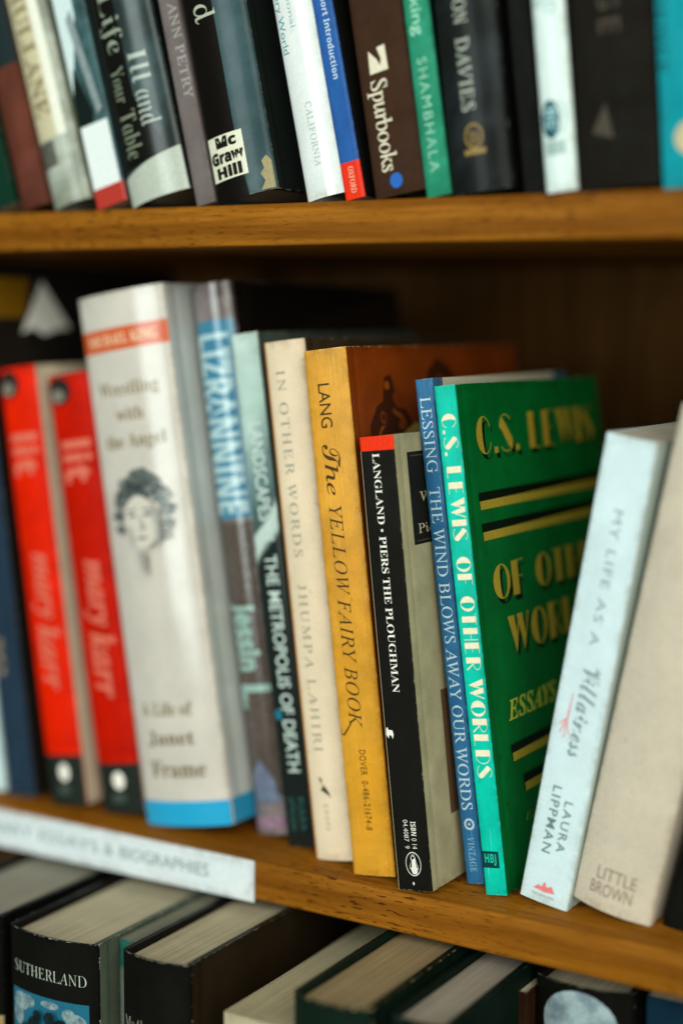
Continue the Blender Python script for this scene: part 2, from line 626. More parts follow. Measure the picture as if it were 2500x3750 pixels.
def book(label, x, y, z, lean, Th, H, W, kind='paper', spine=(128, 128, 128), front=None, back=None, rough=0.42, coat=0.0,
         bulge=0.0, wear=(205, 195, 175), wear_amt=0.5, page=(205, 190, 160), sp=(), fp=(), group=None, ramp=None, mottle=None, cloth=False,
         pivot='L', name=None, fmottle=None, cat='book', band=None, yaw=0.0, crease=0.0):
    """One book. Local frame: x across the spine, y into the shelf, z up; spine at y=0."""
    SEED[0] += 1
    sd = SEED[0] * 7.31
    front = front or spine
    back = back or spine
    l = math.radians(lean)
    loc = Vector((x, y, z))
    if pivot == 'R':
        loc -= Th * Vector((math.cos(l), 0, -math.sin(l)))
    root = empty(name or ('paperback_book' if kind == 'paper' else 'hardcover_book'), loc)
    root.rotation_euler = (0, l, math.radians(yaw))
    tag(root, label, cat, group)
    hard = kind != 'paper'
    t = 0.0024 if hard else 0.00035
    r = 0.0012 if hard else 0.0007
    amp = 0.00022

    def wob(u, z):
        return amp * noise.noise(Vector((u * 25 + sd, z * 28, sd)))

    def prof(u):
        a = 2 * u / Th - 1
        yy = bulge * abs(a) ** 2.2
        dd = min(u, Th - u)
        if dd < r:
            yy += r - math.sqrt(max(0.0, r * r - (r - dd) ** 2))
        return yy

    def S(u, z, off=0.0):
        h = Th * 0.01
        s = (prof(min(Th - r, u + h)) - prof(max(r, u - h))) / (2 * h) if bulge else 0.0
        n_ = Vector((s, -1, 0)).normalized()
        return Vector((u, prof(u) + wob(u, z), z)) + n_ * off

    ye = bulge + r
    us = sorted(set([0, r * .12, r * .4, r, r * 2] + [Th * i / 14 for i in range(1, 14) if r * 2 < Th * i / 14 < Th - r * 2] + [Th - r * 2, Th - r, Th - r * .4, Th - r * .12, Th]))
    zs = sorted(set([0, .0005, .0012, .003] + [.006 + (H - .012) * i / 24 for i in range(25)] + [H - .003, H - .0012, H - .0005, H]))
    ti = 0.0008 if hard else t

    def inner(u, z):
        uu = min(max(u, ti), Th - ti)
        return Vector((uu, max(prof(u) + wob(u, z) + ti, 0) if r < u < Th - r else ye + 0.0, z))
    sm = cover_mat(spine, rough, coat, wear, wear_amt, ramp, mottle, cloth, crease)
    fm = cover_mat(front, rough, coat, wear, wear_amt, None, fmottle, cloth)
    bmt = cover_mat(back, rough, coat, wear, wear_amt, None, fmottle, cloth)
    so = finish(shell(us, zs, S, inner, Th, H), 'spine', [sm], root)
    # boards / covers
    ps = sorted(set([0, .0005, .002, .0035, .0045, .0055, .0065, .0075, .0095, .012] + [W * i / 10 for i in range(1, 10)] + [W - ye - .002, W - ye - .0008, W - ye]))
    ps = [p for p in ps if p <= W - ye]

    def Fo(p, z):
        gr = 0.00035 * math.exp(-((p - .0055) / .0011) ** 2) if not hard else 0.0007 * math.exp(-((p - .007) / .0022) ** 2)
        return Vector((Th - gr + 0.0004 * (p / W) ** 2 + 0.5 * wob(p + 3, z) * min(1.0, p / .01), ye + p, z))

    def Fi(p, z):
        return Vector((Th - t, ye + p, z))

    def Bo(p, z):
        return Vector((0 - 0.5 * wob(p + 5, z) * min(1.0, p / .01), ye + p, z))

    def Bi(p, z):
        return Vector((t, ye + p, z))
    fo = finish(shell(ps, zs, Fo, Fi, W - ye, H, False), 'front_cover', [fm], root)
    finish(shell(ps, zs, Bo, Bi, W - ye, H, False), 'back_cover', [bmt], root)
    # page block
    ins = 0.003 if hard else 0.0003
    g = 0.0002
    bm = bmesh.new()
    x0, x1 = t + g, Th - t - g
    n = 14
    outline = []
    for i in range(n + 1):
        u = x0 + (x1 - x0) * i / n
        a = 2 * u / Th - 1
        outline.append((u, bulge * abs(a) ** 2.2 + (0.0028 if hard else 0.0012)))
    for i in range(n, -1, -1):
        u = x0 + (x1 - x0) * i / n
        a = 2 * u / Th - 1
        outline.append((u, W - (0.004 if hard else 0.0006) - (0.6 * bulge * (1 - a * a) if hard else 0.0)))
    lo_, hi_ = [], []
    for u, yy in outline:
        jz = 0.00025 * noise.noise(Vector((u * 900, yy * 12, sd)))
        lo_.append(bm.verts.new((u, yy, ins)))
        hi_.append(bm.verts.new((u, yy, H - ins + jz)))
    k = len(outline)
    for i in range(n):
        j = k - 2 - i
        bm.faces.new((hi_[i], hi_[i + 1], hi_[j], hi_[j + 1]))
        bm.faces.new((lo_[i + 1], lo_[i], lo_[j + 1], lo_[j]))
    for i in range(k):
        bm.faces.new((lo_[i], lo_[(i + 1) % k], hi_[(i + 1) % k], hi_[i]))
    bmesh.ops.recalc_face_normals(bm, faces=bm.faces[:])
    finish(bm, 'page_block', [page_mat(page)], root, smooth_=False)
    if hard and band:
        bm = bmesh.new()
        for i in range(n + 1):
            u = x0 + (x1 - x0) * i / n
            a = 2 * u / Th - 1
            yy = bulge * abs(a) ** 2.2 + 0.0019
            for q in range(5):
                an = math.pi * q / 4
                bm.verts.new((u, yy + 0.0008 * math.cos(an), H - ins - 0.0006 + 0.0014 * math.sin(an)))
        bm.verts.ensure_lookup_table()
        for i in range(n):
            for q in range(4):
                bm.faces.new([bm.verts[i * 5 + q], bm.verts[i * 5 + q + 1], bm.verts[(i + 1) * 5 + q + 1], bm.verts[(i + 1) * 5 + q]])
        finish(bm, 'headband', [cover_mat(band, 0.6, 0, wear, 0)], root)
    if sp:
        put_prints(sp, S, Th, H, so, rough, coat, bulge > 0.0004, (r * .12, r * .4, r, r * 2, Th - r * 2, Th - r, Th - r * .4, Th - r * .12))
    if fp:
        put_prints(fp, lambda u, z, off: Fo(max(0.0, u), z) + Vector((off, 0, 0)), W - ye, H, fo, rough, coat, True)
    return root


# ------------------------------------------------------------------ bookcase
ZT = 0.27148          # top of the upper shelf board
OAK = oak_mat()
case = empty('bookcase', (-0.35, 0, -0.30))
tag(case, 'brown oak bookcase with open shelves packed with used books', 'bookcase')


def case_part(name, x0, x1, y0, y1, z0, z1, mt, bev=0.0012):
    bm = box_bm(x0, x1, y0, y1, z0, z1, bev, 3)
    o = finish(bm, name, [mt], None)
    o.location = (0, 0, 0)
    o.parent = case
    o.matrix_parent_inverse = Matrix.Translation((0.35, 0, 0.30))
    return o


BACK, bnt, bP = new_mat('back_board')
tcb = N(bnt, 'ShaderNodeTexCoord')
gb = smooth(bnt, noise_(bnt, tcb.outputs['Object'], 1.0, 5, 0.6, (160, 20, 9)), 0.3, 0.7)
bnt.links.new(mixc(bnt, gb, lin((88, 58, 26)), lin((62, 40, 16))), bP.inputs['Base Color'])
bP.inputs['Roughness'].default_value = 0.8
bP.inputs['Specular IOR Level'].default_value = 0.04
case_part('shelf_board', -0.85, 0.15, 0.0, 0.24, 0.2548, ZT, OAK)
case_part('shelf_board', -0.85, 0.15, 0.0, 0.24, -0.01668, 0.0, OAK)
case_part('base_board', -0.85, 0.15, -0.06, 0.24, -0.2917, -0.2717, OAK)
case_part('back_panel', -0.87, 0.17, 0.2405, 0.2485, -0.30, 0.62, BACK, 0.0004)
case_part('side_panel', -0.869, -0.8505, -0.002, 0.24, -0.2715, 0.62, OAK)
case_part('side_panel', 0.1505, 0.169, -0.002, 0.24, -0.2715, 0.62, OAK)

# paper label taped along the edge of the middle shelf
lab_m = cover_mat((200, 207, 210), 0.55, 0.0, (200, 200, 195), 0.2)
lx0, lx1, lh = -0.60, -0.3651, 0.0180
LW = lx1 - lx0


def lab(u, z, off=0.0):
    s = max(0.0, 1 - u / LW)
    sag = 0.0001 - 0.0028 * s ** 1.4
    return Vector((lx0 + u, -0.00035 - off - 0.0004 * (0.5 + 0.5 * math.sin(u * 46)), -lh + z + sag))


lb = shell([LW * i / 40 for i in range(41)], [0, lh * .25, lh * .5, lh * .75, lh], lab, lambda u, z: lab(u, z, -0.00015), LW, lh)
lo = finish(lb, 'shelf_label', [lab_m])
tag(lo, 'white paper strip label with grey capitals stuck along the middle shelf edge', 'label')


def lu(xx):
    return (xx - lx0) / LW


GL = (120, 140, 138)
put_prints([T('LITERARY', 's', GL, (lu(-.5335), lu(-.4885), .31, .62), 'across'), T('ESSAYS', 's', GL, (lu(-.4835), lu(-.4490), .31, .62), 'across'),
            T('&', 's', GL, (lu(-.4455), lu(-.4405), .31, .62), 'across'), T('BIOGRAPHIES', 's', GL, (lu(-.4365), lu(-.3885), .31, .62), 'across')],
           lab, LW, lh, lo, 0.55, 0.0, True)

# ------------------------------------------------------------------ middle shelf
CR = (226, 214, 184)
book('pale blue-white book cropped at the far left end of the middle shelf', -.5345, .014, 0, -7.3, .0165, .215, .13, spine=(196, 218, 220))
book('tall navy book with yellow patch and white triangle on its black cover', -.5160, .0143, 0, -7.3, .0168, .252, .15, spine=(34, 50, 66),
     front=(30, 26, 22), rough=.35, page=(150, 140, 120),
     sp=[T('SO', 'b', (150, 130, 100), (.12, .42, .70, .77))],
     fp=[PG([(.045, .105), (.19, .105), (.225, .03), (.045, .03)], (120, 84, 14), name='cover_picture'),
         PG([(.165, .135), (.285, .033), (.40, .125), (.34, .128), (.27, .138), (.22, .124)], (238, 238, 230), name='cover_picture')])


def red_book(label, x, y, lean, Th, H, red, dark):
    PK = (204, 104, 84)
    book(label, x, y, 0, lean, Th, H, .135, spine=red, front=(196, 184, 160), back=(190, 30, 12), rough=.45, coat=.0, wear=(220, 110, 80), wear_amt=.35,
         page=(180, 165, 135), group=None, bulge=.0012, mottle=(dark, 22, .5),
         sp=[R((30, 36, 32), (0, 1, .885, 1)), E((232, 226, 214), (.36, .64, .905, .945)), R((70, 84, 78), (.32, .62, .955, .975), name='logo', fade=.5),
             E((36, 34, 32), (-.0, .56, .006, .068), name='cover_picture'), E((120, 112, 100), (.05, .40, .032, .062), name='cover_picture'),
             T('lit', 'sb', PK, (.16, .86, .150, .245), wt=.015), T('mary', 'bi', PK, (.2, .72, .42, .572), wt=.012), T('karr', 'bi', PK, (.26, .86, .585, .735), wt=.012)])


red_book('bright red paperback with black foot, beside the navy book', -.4901, .0144, -8.2, .0215, .2036, (212, 30, 0), (196, 20, 0))
red_book('deeper red paperback with black foot, beside the thick white hardcover', -.4611, .0172, -8.9, .0238, .2013, (182, 20, 0), (160, 12, 0))

BRN = (132, 116, 84)
HR = (78, 86, 84)
curls = [(.50, .352, .18), (.36, .362, .14), (.64, .360, .15), (.27, .384, .11), (.74, .380, .12), (.23, .412, .09), (.78, .408, .10), (.24, .437, .07), (.77, .436, .08), (.43, .372, .12), (.57, .372, .12), (.74, .456, .06)]
face = [E((196, 186, 174), (.29, .71, .362, .485), name='portrait_print')]
for a, b, q in curls:
    face.append(E(HR, (a - q * .75, a + q * .75, b - q * .13, b + q * .13), name='portrait_print', fade=.55))
    for q2 in range(3):
        aa, bb = a + q * .6 * math.cos(q2 * 2.1 + a * 40), b + q * .11 * math.sin(q2 * 2.1 + a * 40)
        face.append(E(((52, 60, 60), (128, 132, 128), (96, 102, 100))[q2], (aa - q * .32, aa + q * .32, bb - q * .05, bb + q * .05), name='portrait_print', fade=.4))
face += [E((198, 190, 178), (.32, .68, .378, .478), name='portrait_print'), PG([(.36, .405), (.47, .401), (.47, .404), (.36, .409)], (96, 100, 96), name='portrait_print', fade=.3),
         PG([(.54, .401), (.65, .405), (.65, .409), (.54, .404)], (96, 100, 96), name='portrait_print', fade=.3), E((112, 112, 106), (.38, .46, .411, .418), name='portrait_print', fade=.3),
         E((112, 112, 106), (.55, .63, .411, .418), name='portrait_print', fade=.3), PG([(.50, .412), (.55, .438), (.53, .444), (.49, .442), (.51, .436)], (156, 150, 140), name='portrait_print', fade=.4),
         PG([(.43, .457), (.5, .453), (.58, .457), (.5, .461)], (146, 136, 128), name='portrait_print', fade=.4), PG([(.34, .43), (.40, .44), (.42, .47), (.38, .465)], (172, 166, 156), name='portrait_print', fade=.5), PG([(.62, .40), (.70, .41), (.70, .46), (.62, .478), (.66, .44)], (150, 150, 144), name='portrait_print'),
         PG([(.44, .482), (.52, .486), (.50, .53), (.46, .515)], (150, 148, 140), name='portrait_print')]
book('thick white hardcover with orange name band, sketched portrait and blue foot', -.4345, .0122, 0, -9.2, .0475, .2365, .16, kind='jacket', spine=(192, 184, 174),
     front=(178, 182, 178), back=(200, 196, 186), rough=.26, coat=.8, bulge=.0042, wear=(225, 220, 212), wear_amt=.3, page=(190, 180, 160),
     sp=[R((196, 84, 40), (0, 1, .065, .107)), T('MICHAEL KING', 'b', (226, 196, 160), (.1, .9, .076, .096), 'across'),
         T('Wrestling', 'b', BRN, (.16, .85, .165, .198), 'across'), T('with', 'b', BRN, (.34, .66, .213, .238), 'across'), T('the Angel', 'b', BRN, (.17, .86, .262, .295), 'across'),
         T('A Life of', 'b', BRN, (.16, .76, .766, .792), 'across'), T('Janet', 'b', (112, 96, 66), (.2, .74, .82, .85), 'across'), T('Frame', 'b', (112, 96, 66), (.2, .82, .877, .908), 'across'),
         R((34, 152, 196), (0, 1, .953, 1))] + face,
     fp=[R((30, 140, 180), (-.02, 1, .953, 1))])

book('glossy purple-brown hardcover with big pale letters on a blue block, under clear film', -.3862, .0290, 0, -8.5, .0212, .242, .15, kind='jacket', spine=(124, 112, 112),
     front=(20, 18, 16), rough=.2, coat=1.0, bulge=.004, wear=(190, 190, 195), wear_amt=.4, mottle=((56, 42, 38), 34, .9),
     sp=[R((52, 118, 146), (0, 1, .066, .423)), T('LIZRANNINE', 'sb', (168, 194, 198), (.06, .84, .090, .414), wt=.012), R((86, 74, 66), (.0, 1, .43, .93), name='printed_panel', fade=.6), T('Jessin', 'sb', (140, 170, 160), (0, .74, .575, .70), wt=.03),
         T('L.', 'sb', (140, 170, 160), (.1, .85, .725, .77), wt=.03), PG([(.1, .9), (.4, .86), (.7, .9), (.8, .94), (.2, .94)], (106, 116, 140), name='logo', fade=.4),
         R((150, 120, 140), (.1, .9, .965, .99), name='logo', fade=.6)])

book('slim book fading from pale aqua to black with white capitals down its spine', -.3640, .0239, 0, -7.9, .0131, .221, .14, spine=(40, 50, 48), front=(70, 82, 76), rough=.3, coat=.4,
     wear=(170, 190, 180), wear_amt=.25, page=(150, 150, 140),
     ramp=(-1.2, .221, [(0, (22, 28, 26)), (.50, (24, 32, 30)), (.545, (26, 38, 36)), (.56, (186, 204, 196)), (.60, (186, 204, 196)), (.615, (56, 78, 78)), (.70, (96, 124, 122)), (.80, (164, 188, 180)), (1, (184, 204, 196))]),
     sp=[T('LANDSCAPES', 's', (190, 204, 198), (.30, .80, .172, .362), wt=.012), T('OF', 's', (190, 204, 198), (.34, .80, .376, .402), wt=.012),
         T('THE METROPOLIS OF DEATH', 's', (186, 202, 194), (.34, .82, .428, .853), wt=.014), T('OTTO DOV', 's', (48, 96, 92), (.2, .42, .903, .968)), T('KULKA', 's', (48, 96, 92), (.6, .82, .903, .968)),
         E((30, 110, 130), (.08, .36, .728, .75), fade=.3)])

book('cream hardcover with orange left edge and spaced grey capitals', -.3458, .0154, 0, -7.3, .0198, .2175, .14, kind='jacket', spine=(214, 194, 166), front=(60, 48, 34), rough=.4, bulge=.0018,
     wear=(215, 190, 150), wear_amt=.45, page=(190, 175, 145),
     sp=[R((204, 128, 56), (0, .075, 0, 1)), T('IN OTHER WORDS', 'r', (128, 132, 122), (.30, .52, .055, .412), sp=1.25, wt=-.004), T('JHUMPA LAHIRI', 'r', (136, 136, 122), (.30, .52, .464, .788), sp=1.25, wt=-.004),
         PG([(.34, .836), (.42, .842), (.40, .85), (.47, .855), (.56, .866), (.60, .878), (.54, .872), (.46, .868), (.36, .862), (.44, .856), (.38, .848)], (60, 54, 44)),
         T('KNOPF', 'r', (150, 142, 124), (.40, .52, .89, .942), sp=1.5)])

DK = (70, 52, 22)
fig = (64, 30, 12)
book('worn yellow paperback with dark italic title and orange-brown pictured cover', -.3225, .0086, 0, -6.97, .0197, .2145, .158, spine=(206, 146, 42), front=(128, 56, 12), back=(210, 150, 50),
     rough=.34, coat=.3, crease=1.6, wear=(238, 208, 140), wear_amt=.55, page=(200, 180, 140), mottle=((198, 132, 16), 26, .5), bulge=.0006,
     sp=[T('LANG', 's', DK, (.28, .56, .064, .147), wt=.006), T('T', 'scr', DK, (.24, .66, .178, .222)), T('he', 'i', DK, (.27, .58, .215, .274), wt=.004),
         T('YELLOW FAIRY BOOK', 'i', DK, (.27, .58, .293, .715), wt=-.004, sp=1.05), PG([(.31, .706), (.20, .718), (.12, .727), (.07, .729), (.05, .724), (.06, .731), (.13, .731), (.22, .7205), (.32, .7085)], DK, name='lettering'),
         T('DOVER  0-486-21674-8', 's', (96, 68, 26), (.44, .59, .758, .912), sp=1.15)],
     fp=narrow([PG([(.09, .21), (.10, .15), (.15, .115), (.19, .105), (.21, .06), (.25, .055), (.27, .085), (.25, .10), (.27, .12), (.33, .125), (.36, .15), (.36, .21)], fig, name='cover_picture'),
         PG([(.46, .16), (.47, .08), (.50, .05), (.56, .025), (.63, .04), (.70, .075), (.78, .16), (.7, .21), (.45, .21)], fig, name='cover_picture'),
         E((120, 58, 18), (.165, .20, .125, .15), name='cover_picture'), E(fig, (.172, .195, .13, .145), name='cover_picture'), E((150, 78, 22), (.205, .235, .068, .085), name='cover_picture'),
         E((128, 62, 18), (.27, .32, .145, .165), name='cover_picture'), E((120, 58, 18), (.53, .60, .06, .085), name='cover_picture'), E(fig, (.545, .585, .066, .08), name='cover_picture'), PG([(.12, .185), (.16, .155), (.19, .152), (.16, .165), (.14, .195)], (140, 70, 20), name='cover_picture'),
         PG([(.24, .12), (.30, .135), (.33, .16), (.29, .145), (.24, .13)], (140, 70, 20), name='cover_picture'),
         PG([(.30, .17), (.38, .152), (.46, .165), (.50, .21), (.28, .21)], (196, 164, 70), name='cover_picture'),
         PG([(.13, .19), (.17, .17), (.22, .175), (.24, .21), (.21, .205), (.18, .185)], (176, 130, 52), name='cover_picture')], .855))

WH = (222, 220, 208)
book('short black paperback with red top band and white serif title, oval bird emblem at foot', -.2980, .0032, 0, -6.57, .0153, .181, .111, spine=(19, 18, 14), front=(176, 166, 132), back=(20, 19, 16),
     rough=.45, coat=.0, wear=(206, 196, 160), wear_amt=.3, page=(196, 176, 130), fmottle=((160, 148, 112), 40, .5),
     sp=[R((222, 48, 18), (0, 1, 0, .031)), R((214, 200, 160), (0, .03, .031, 1), name='worn_edge'), T('LANGLAND • PIERS THE PLOUGHMAN', 'b', WH, (.35, .56, .037, .560), wt=-.006, sp=.96),
         PG([(.05, .654), (.06, .640), (.10, .637), (.13, .643), (.24, .644), (.27, .652), (.24, .663), (.20, .656), (.14, .654), (.12, .662)], WH, name='bird_mark'),
         T('ISBN 0 14', 'sb', WH, (.535, .685, .845, .906), wt=-.01), T('04.4087  9', 'sb', WH, (.32, .455, .842, .906), wt=-.01),
         RING(WH, (.30, .75, .913, .967), .035), PG([(.455, .926), (.49, .9195), (.56, .9185), (.585, .924), (.60, .931), (.655, .944), (.665, .952), (.635, .950), (.63, .958), (.60, .9625), (.50, .9625), (.46, .956), (.435, .950), (.405, .951), (.42, .943), (.465, .932)], WH),
         PG([(.475, .926), (.50, .9205), (.555, .9195), (.575, .925), (.54, .929), (.49, .931)], (19, 18, 14)), PG([(.465, .933), (.485, .931), (.475, .945), (.455, .9485), (.425, .9495), (.435, .943)], (19, 18, 14)),
         PG([(.595, .933), (.61, .934), (.645, .944), (.65, .9495), (.625, .947), (.612, .941)], (19, 18, 14)), E(WH, (.52, .56, .9205, .9235)), PG([(.46, .982), (.50, .979), (.52, .984), (.49, .988)], WH, name='scuff_mark')],
     fp=[R((32, 30, 26), (.085, .95, .041, .245), name='title_panel'), R((84, 78, 62), (.105, .93, .049, .051), name='title_panel'), R((84, 78, 62), (.105, .93, .236, .238), name='title_panel'),
         T('William Langland', 'r', (196, 186, 152), (.15, .9, .13, .158), 'across', wt=.002), T('Piers the Ploughman', 'r', (196, 186, 152), (.12, .92, .198, .228), 'across', wt=.002),
         R((96, 72, 50), (.18, .98, .575, .855), name='cover_picture')])

LB = (188, 206, 214)
book('slim blue paperback with long white serif title down the spine', -.2782, .0242, 0, -7.7, .0079, .204, .13, spine=(46, 106, 150), front=(60, 100, 130), back=(40, 100, 160), rough=.35, coat=.14, crease=.8,
     wear=(150, 190, 215), wear_amt=.6, page=(112, 104, 80), mottle=((34, 90, 134), 30, .6),
     sp=[T('LESSING', 'r', LB, (.18, .80, .035, .184)), T('THE WIND BLOWS AWAY OUR WORDS', 'r', LB, (.18, .80, .212, .852)),
         RING(LB, (.2, .82, .868, .893), .17, n=26, wav=-.07), E(LB, (.44, .56, .878, .883)), T('VINTAGE', 'r', (150, 186, 206), (.32, .68, .907, .976), sp=1.2)],
     fp=[R((196, 190, 166), (.06, .9, .0, .02), name='cover_picture')])

GY = (166, 142, 44)
SH = (8, 20, 6)


def sh(s, b, **k):
    o = (b[0] + .014, b[1] + .014, b[2] + .011, b[3] + .011)
    return [T(s, 'deco', SH, o, 'across', name='title_shadow'), T(s, 'deco', GY, b, 'across', name='title_lettering')]


def brr(x0, x1, v):
    return [R(SH, (x0 - .004, x1, v - .017, v - .0005), name='printed_rule'), R(GY, (x0, x1, v, v + .017), name='printed_rule')]


book('slim teal-spined paperback with dark green cover and gold poster lettering', -.2660, .0166, 0, -7.67, .0092, .2019, .142, spine=(4, 182, 160), front=(0, 94, 37), back=(10, 150, 110), rough=.4, coat=.06, crease=.8,
     wear=(150, 225, 205), wear_amt=.5, page=(120, 108, 72),
     sp=[T('C.S. LEWIS', 'deco', CR, (.22, .90, .055, .302)), T('OF OTHER', 'deco', CR, (.22, .90, .333, .556)), T('WORLDS', 'deco', CR, (.22, .90, .572, .768)),
         R((10, 56, 52), (.02, .80, .913, .946), name='logo'), T('HBJ', 'sb', (30, 170, 150), (.14, .68, .918, .941), 'across', wt=.01, name='logo')],
     fp=sh('C.S. LEWIS', (.095, .93, .066, .142)) + brr(.075, .96, .232) + brr(.075, .96, .293) + sh('OF OTHER', (.105, .93, .362, .432)) + sh('WORLDS', (.17, .86, .470, .546)) +
     [T('ESSAYS & STORIES', 'bi', (170, 178, 60), (.115, .95, .632, .674), 'across', wt=.012)] + brr(.115, .9, .737) + brr(.175, .86, .806) +
     [T('Edited by Walter Hooper', 'i', (120, 150, 40), (.15, .9, .865, .885), 'across')])

GR = (122, 142, 148)
book('white book leaning right, grey capitals and a small pink drawing on its spine', -.2313, .0158, 0, 9.5, .0202, .1848, .14, spine=(194, 211, 215), front=(190, 206, 200), rough=.5, wear=(200, 205, 200), wear_amt=.2,
     page=(196, 186, 168), pivot='R', bulge=.0006,
     sp=[T('MY LIFE AS A', 's', (128, 150, 154), (.44, .62, .148, .432), sp=1.15), T('Villainess', 'scr', (120, 140, 146), (.42, .80, .475, .672), wt=.006),
         PG([(.31, .54), (.33, .54), (.32, .60), (.38, .628), (.36, .63), (.305, .606), (.30, .638), (.28, .638), (.28, .606), (.20, .630), (.18, .627), (.27, .600), (.17, .612), (.16, .608), (.28, .594)], (216, 150, 150), name='drawing_print'),
         T('LAURA', 's', (96, 124, 124), (.56, .73, .768, .880), sp=1.25, wt=.008), T('LIPPMAN', 's', (96, 124, 124), (.28, .46, .742, .890), sp=1.2, wt=.008),
         PG([(.26, .972), (.36, .962), (.42, .966), (.47, .952), (.52, .964), (.62, .958), (.70, .972), (.5, .975)], (216, 120, 116), name='publisher_mark'), T('MORROW', 's', (170, 178, 176), (.26, .72, .980, .987), 'across')])
book('thick cream clothbound book leaning right with brown publisher lettering at foot', -.1985, .0155, 0, 11.0, .0325, .1945, .15, kind='cloth', spine=(190, 178, 160), rough=.62, cloth=True, wear=(180, 150, 120), wear_amt=.35,
     bulge=.0035, mottle=((182, 168, 150), 60, .25), pivot='R', page=(200, 186, 160),
     sp=[T('LITTLE', 's', (134, 116, 96), (.27, .76, .912, .938), 'across', fade=.25), T('BROWN', 's', (134, 116, 96), (.22, .74, .944, .970), 'across', fade=.25)])
book('black hardcover leaning right at the right end of the middle shelf', -.1955, .020, 0, 12.5, .030, .215, .15, kind='jacket', spine=(14, 15, 12), rough=.6, bulge=.003, wear=(90, 100, 92), wear_amt=.3,
     sp=[T('NOVEL', 'r', (84, 100, 92), (.3, .7, .60, .72), fade=.4), E((80, 92, 84), (.3, .7, .88, .93), fade=.5)], pivot='L')

# dim books standing in the second row, behind the front ones
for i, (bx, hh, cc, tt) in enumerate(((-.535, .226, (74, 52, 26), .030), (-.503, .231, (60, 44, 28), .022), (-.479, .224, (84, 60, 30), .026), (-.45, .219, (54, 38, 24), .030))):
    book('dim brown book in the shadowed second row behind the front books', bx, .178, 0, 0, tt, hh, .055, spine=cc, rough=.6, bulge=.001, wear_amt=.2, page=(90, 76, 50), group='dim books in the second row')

# ------------------------------------------------------------------ upper shelf (v measured up from the foot, mm)
def vb(H, a, b):
    return (1 - a / (H * 1000), 1 - b / (H * 1000))


def bx(H, u0, u1, a, b):
    return (u0, u1) + vb(H, a, b)


book('dark green book cropped at the far left end of the upper shelf', -.5155, .006, ZT, -16.0, .0175, .20, .14, spine=(10, 46, 32), rough=.5)
H = .21
book('rusty brown book with dark navy upper half on the upper shelf', -.4945, .004, ZT, -15.8, .0172, H, .14, kind='cloth', spine=(84, 44, 32), rough=.6, bulge=.002, wear=(110, 70, 56), wear_amt=.4,
     mottle=((104, 54, 44), 30, .6), sp=[R((26, 38, 40), bx(H, 0, 1, 210, 64))])
H = .215
book('beige book with embossed lettering panel above a grey-green foot', -.4742, .0012, ZT, -16.2, .0208, H, .14, kind='jacket', spine=(134, 140, 126), front=(120, 130, 110), rough=.32, coat=.4, bulge=.003, wear=(190, 186, 168),
     wear_amt=.4, mottle=((176, 180, 168), 40, .8),
     sp=[R((190, 180, 148), bx(H, 0, .8, 215, 30)), R((206, 204, 188), bx(H, .62, .84, 215, 30)), T('MULLANE', 'b', (140, 128, 92), bx(H, .16, .60, 102, 40), wt=.01, fade=.3), R((86, 84, 74), bx(H, .05, .5, 29, 18), fade=.5)])
H = .205
book('white and dark teal pictured book with white block and red foot', -.4503, .004, ZT, -15.2, .0165, H, .14, spine=(40, 62, 64), rough=.3, coat=.3, wear=(190, 200, 200), wear_amt=.3, mottle=((74, 108, 112), 36, .7),
     sp=[PG([(0, 0), (.66, 0), (.62, 1 - 83 / 205), (.04, 1 - 50 / 205), (0, 1 - 50 / 205)], (196, 212, 212), name='cover_picture'), PG([(.30, .60), (.5, .58), (.86, .80), (.66, .81)], (136, 148, 150), name='cover_picture', fade=.3),
         PG([(.02, .76), (.2, .70), (.55, .80), (.5, .822), (.02, .822)], (16, 26, 24), name='cover_picture'), R((216, 222, 220), bx(H, .04, .94, 36, 8.5)), R((168, 52, 42), bx(H, 0, 1, 8.5, 0))])
H = .22
book('black jacketed hardcover with cream title letters and silvery foot band', -.4322, .0012, ZT, -14.9, .0315, H, .15, kind='jacket', spine=(34, 44, 44), front=(20, 24, 22), rough=.26, coat=.45, bulge=.004, wear=(150, 160, 154),
     wear_amt=.4, mottle=((60, 82, 84), 22, .6),
     sp=[PG([(0, 0), (.45, 0), (.5, .80), (.85, .92), (0, .935)], (16, 16, 13), name='printed_panel'), PG([(0, .945), (.5, .927), (1, .915), (1, 1), (0, 1)], (172, 178, 166), name='printed_band'),
         T('Life', 'frk', (140, 148, 132), bx(H, .14, .54, 90, 64)), T('Your', 'frk', (126, 132, 112), bx(H, .18, .42, 58, 43)), T('Table', 'frk', (126, 132, 112), bx(H, .18, .48, 39, 19)), T('Ill', 'frk', (158, 168, 158), bx(H, .54, .82, 62, 48)),
         T('and', 'frk', (158, 168, 158), bx(H, .54, .84, 45, 30))])
H = .20
book('slim grey book with pale capitals, between two black jacketed ones', -.3978, .004, ZT, -13.2, .0096, H, .13, spine=(106, 96, 94), rough=.5, wear=(140, 132, 128), wear_amt=.3,
     sp=[T('ANN PETRY', 'r', (158, 152, 150), bx(H, .45, .92, 84, 44), sp=1.1, wt=.006)])
H = .215
TAN = (150, 138, 102)
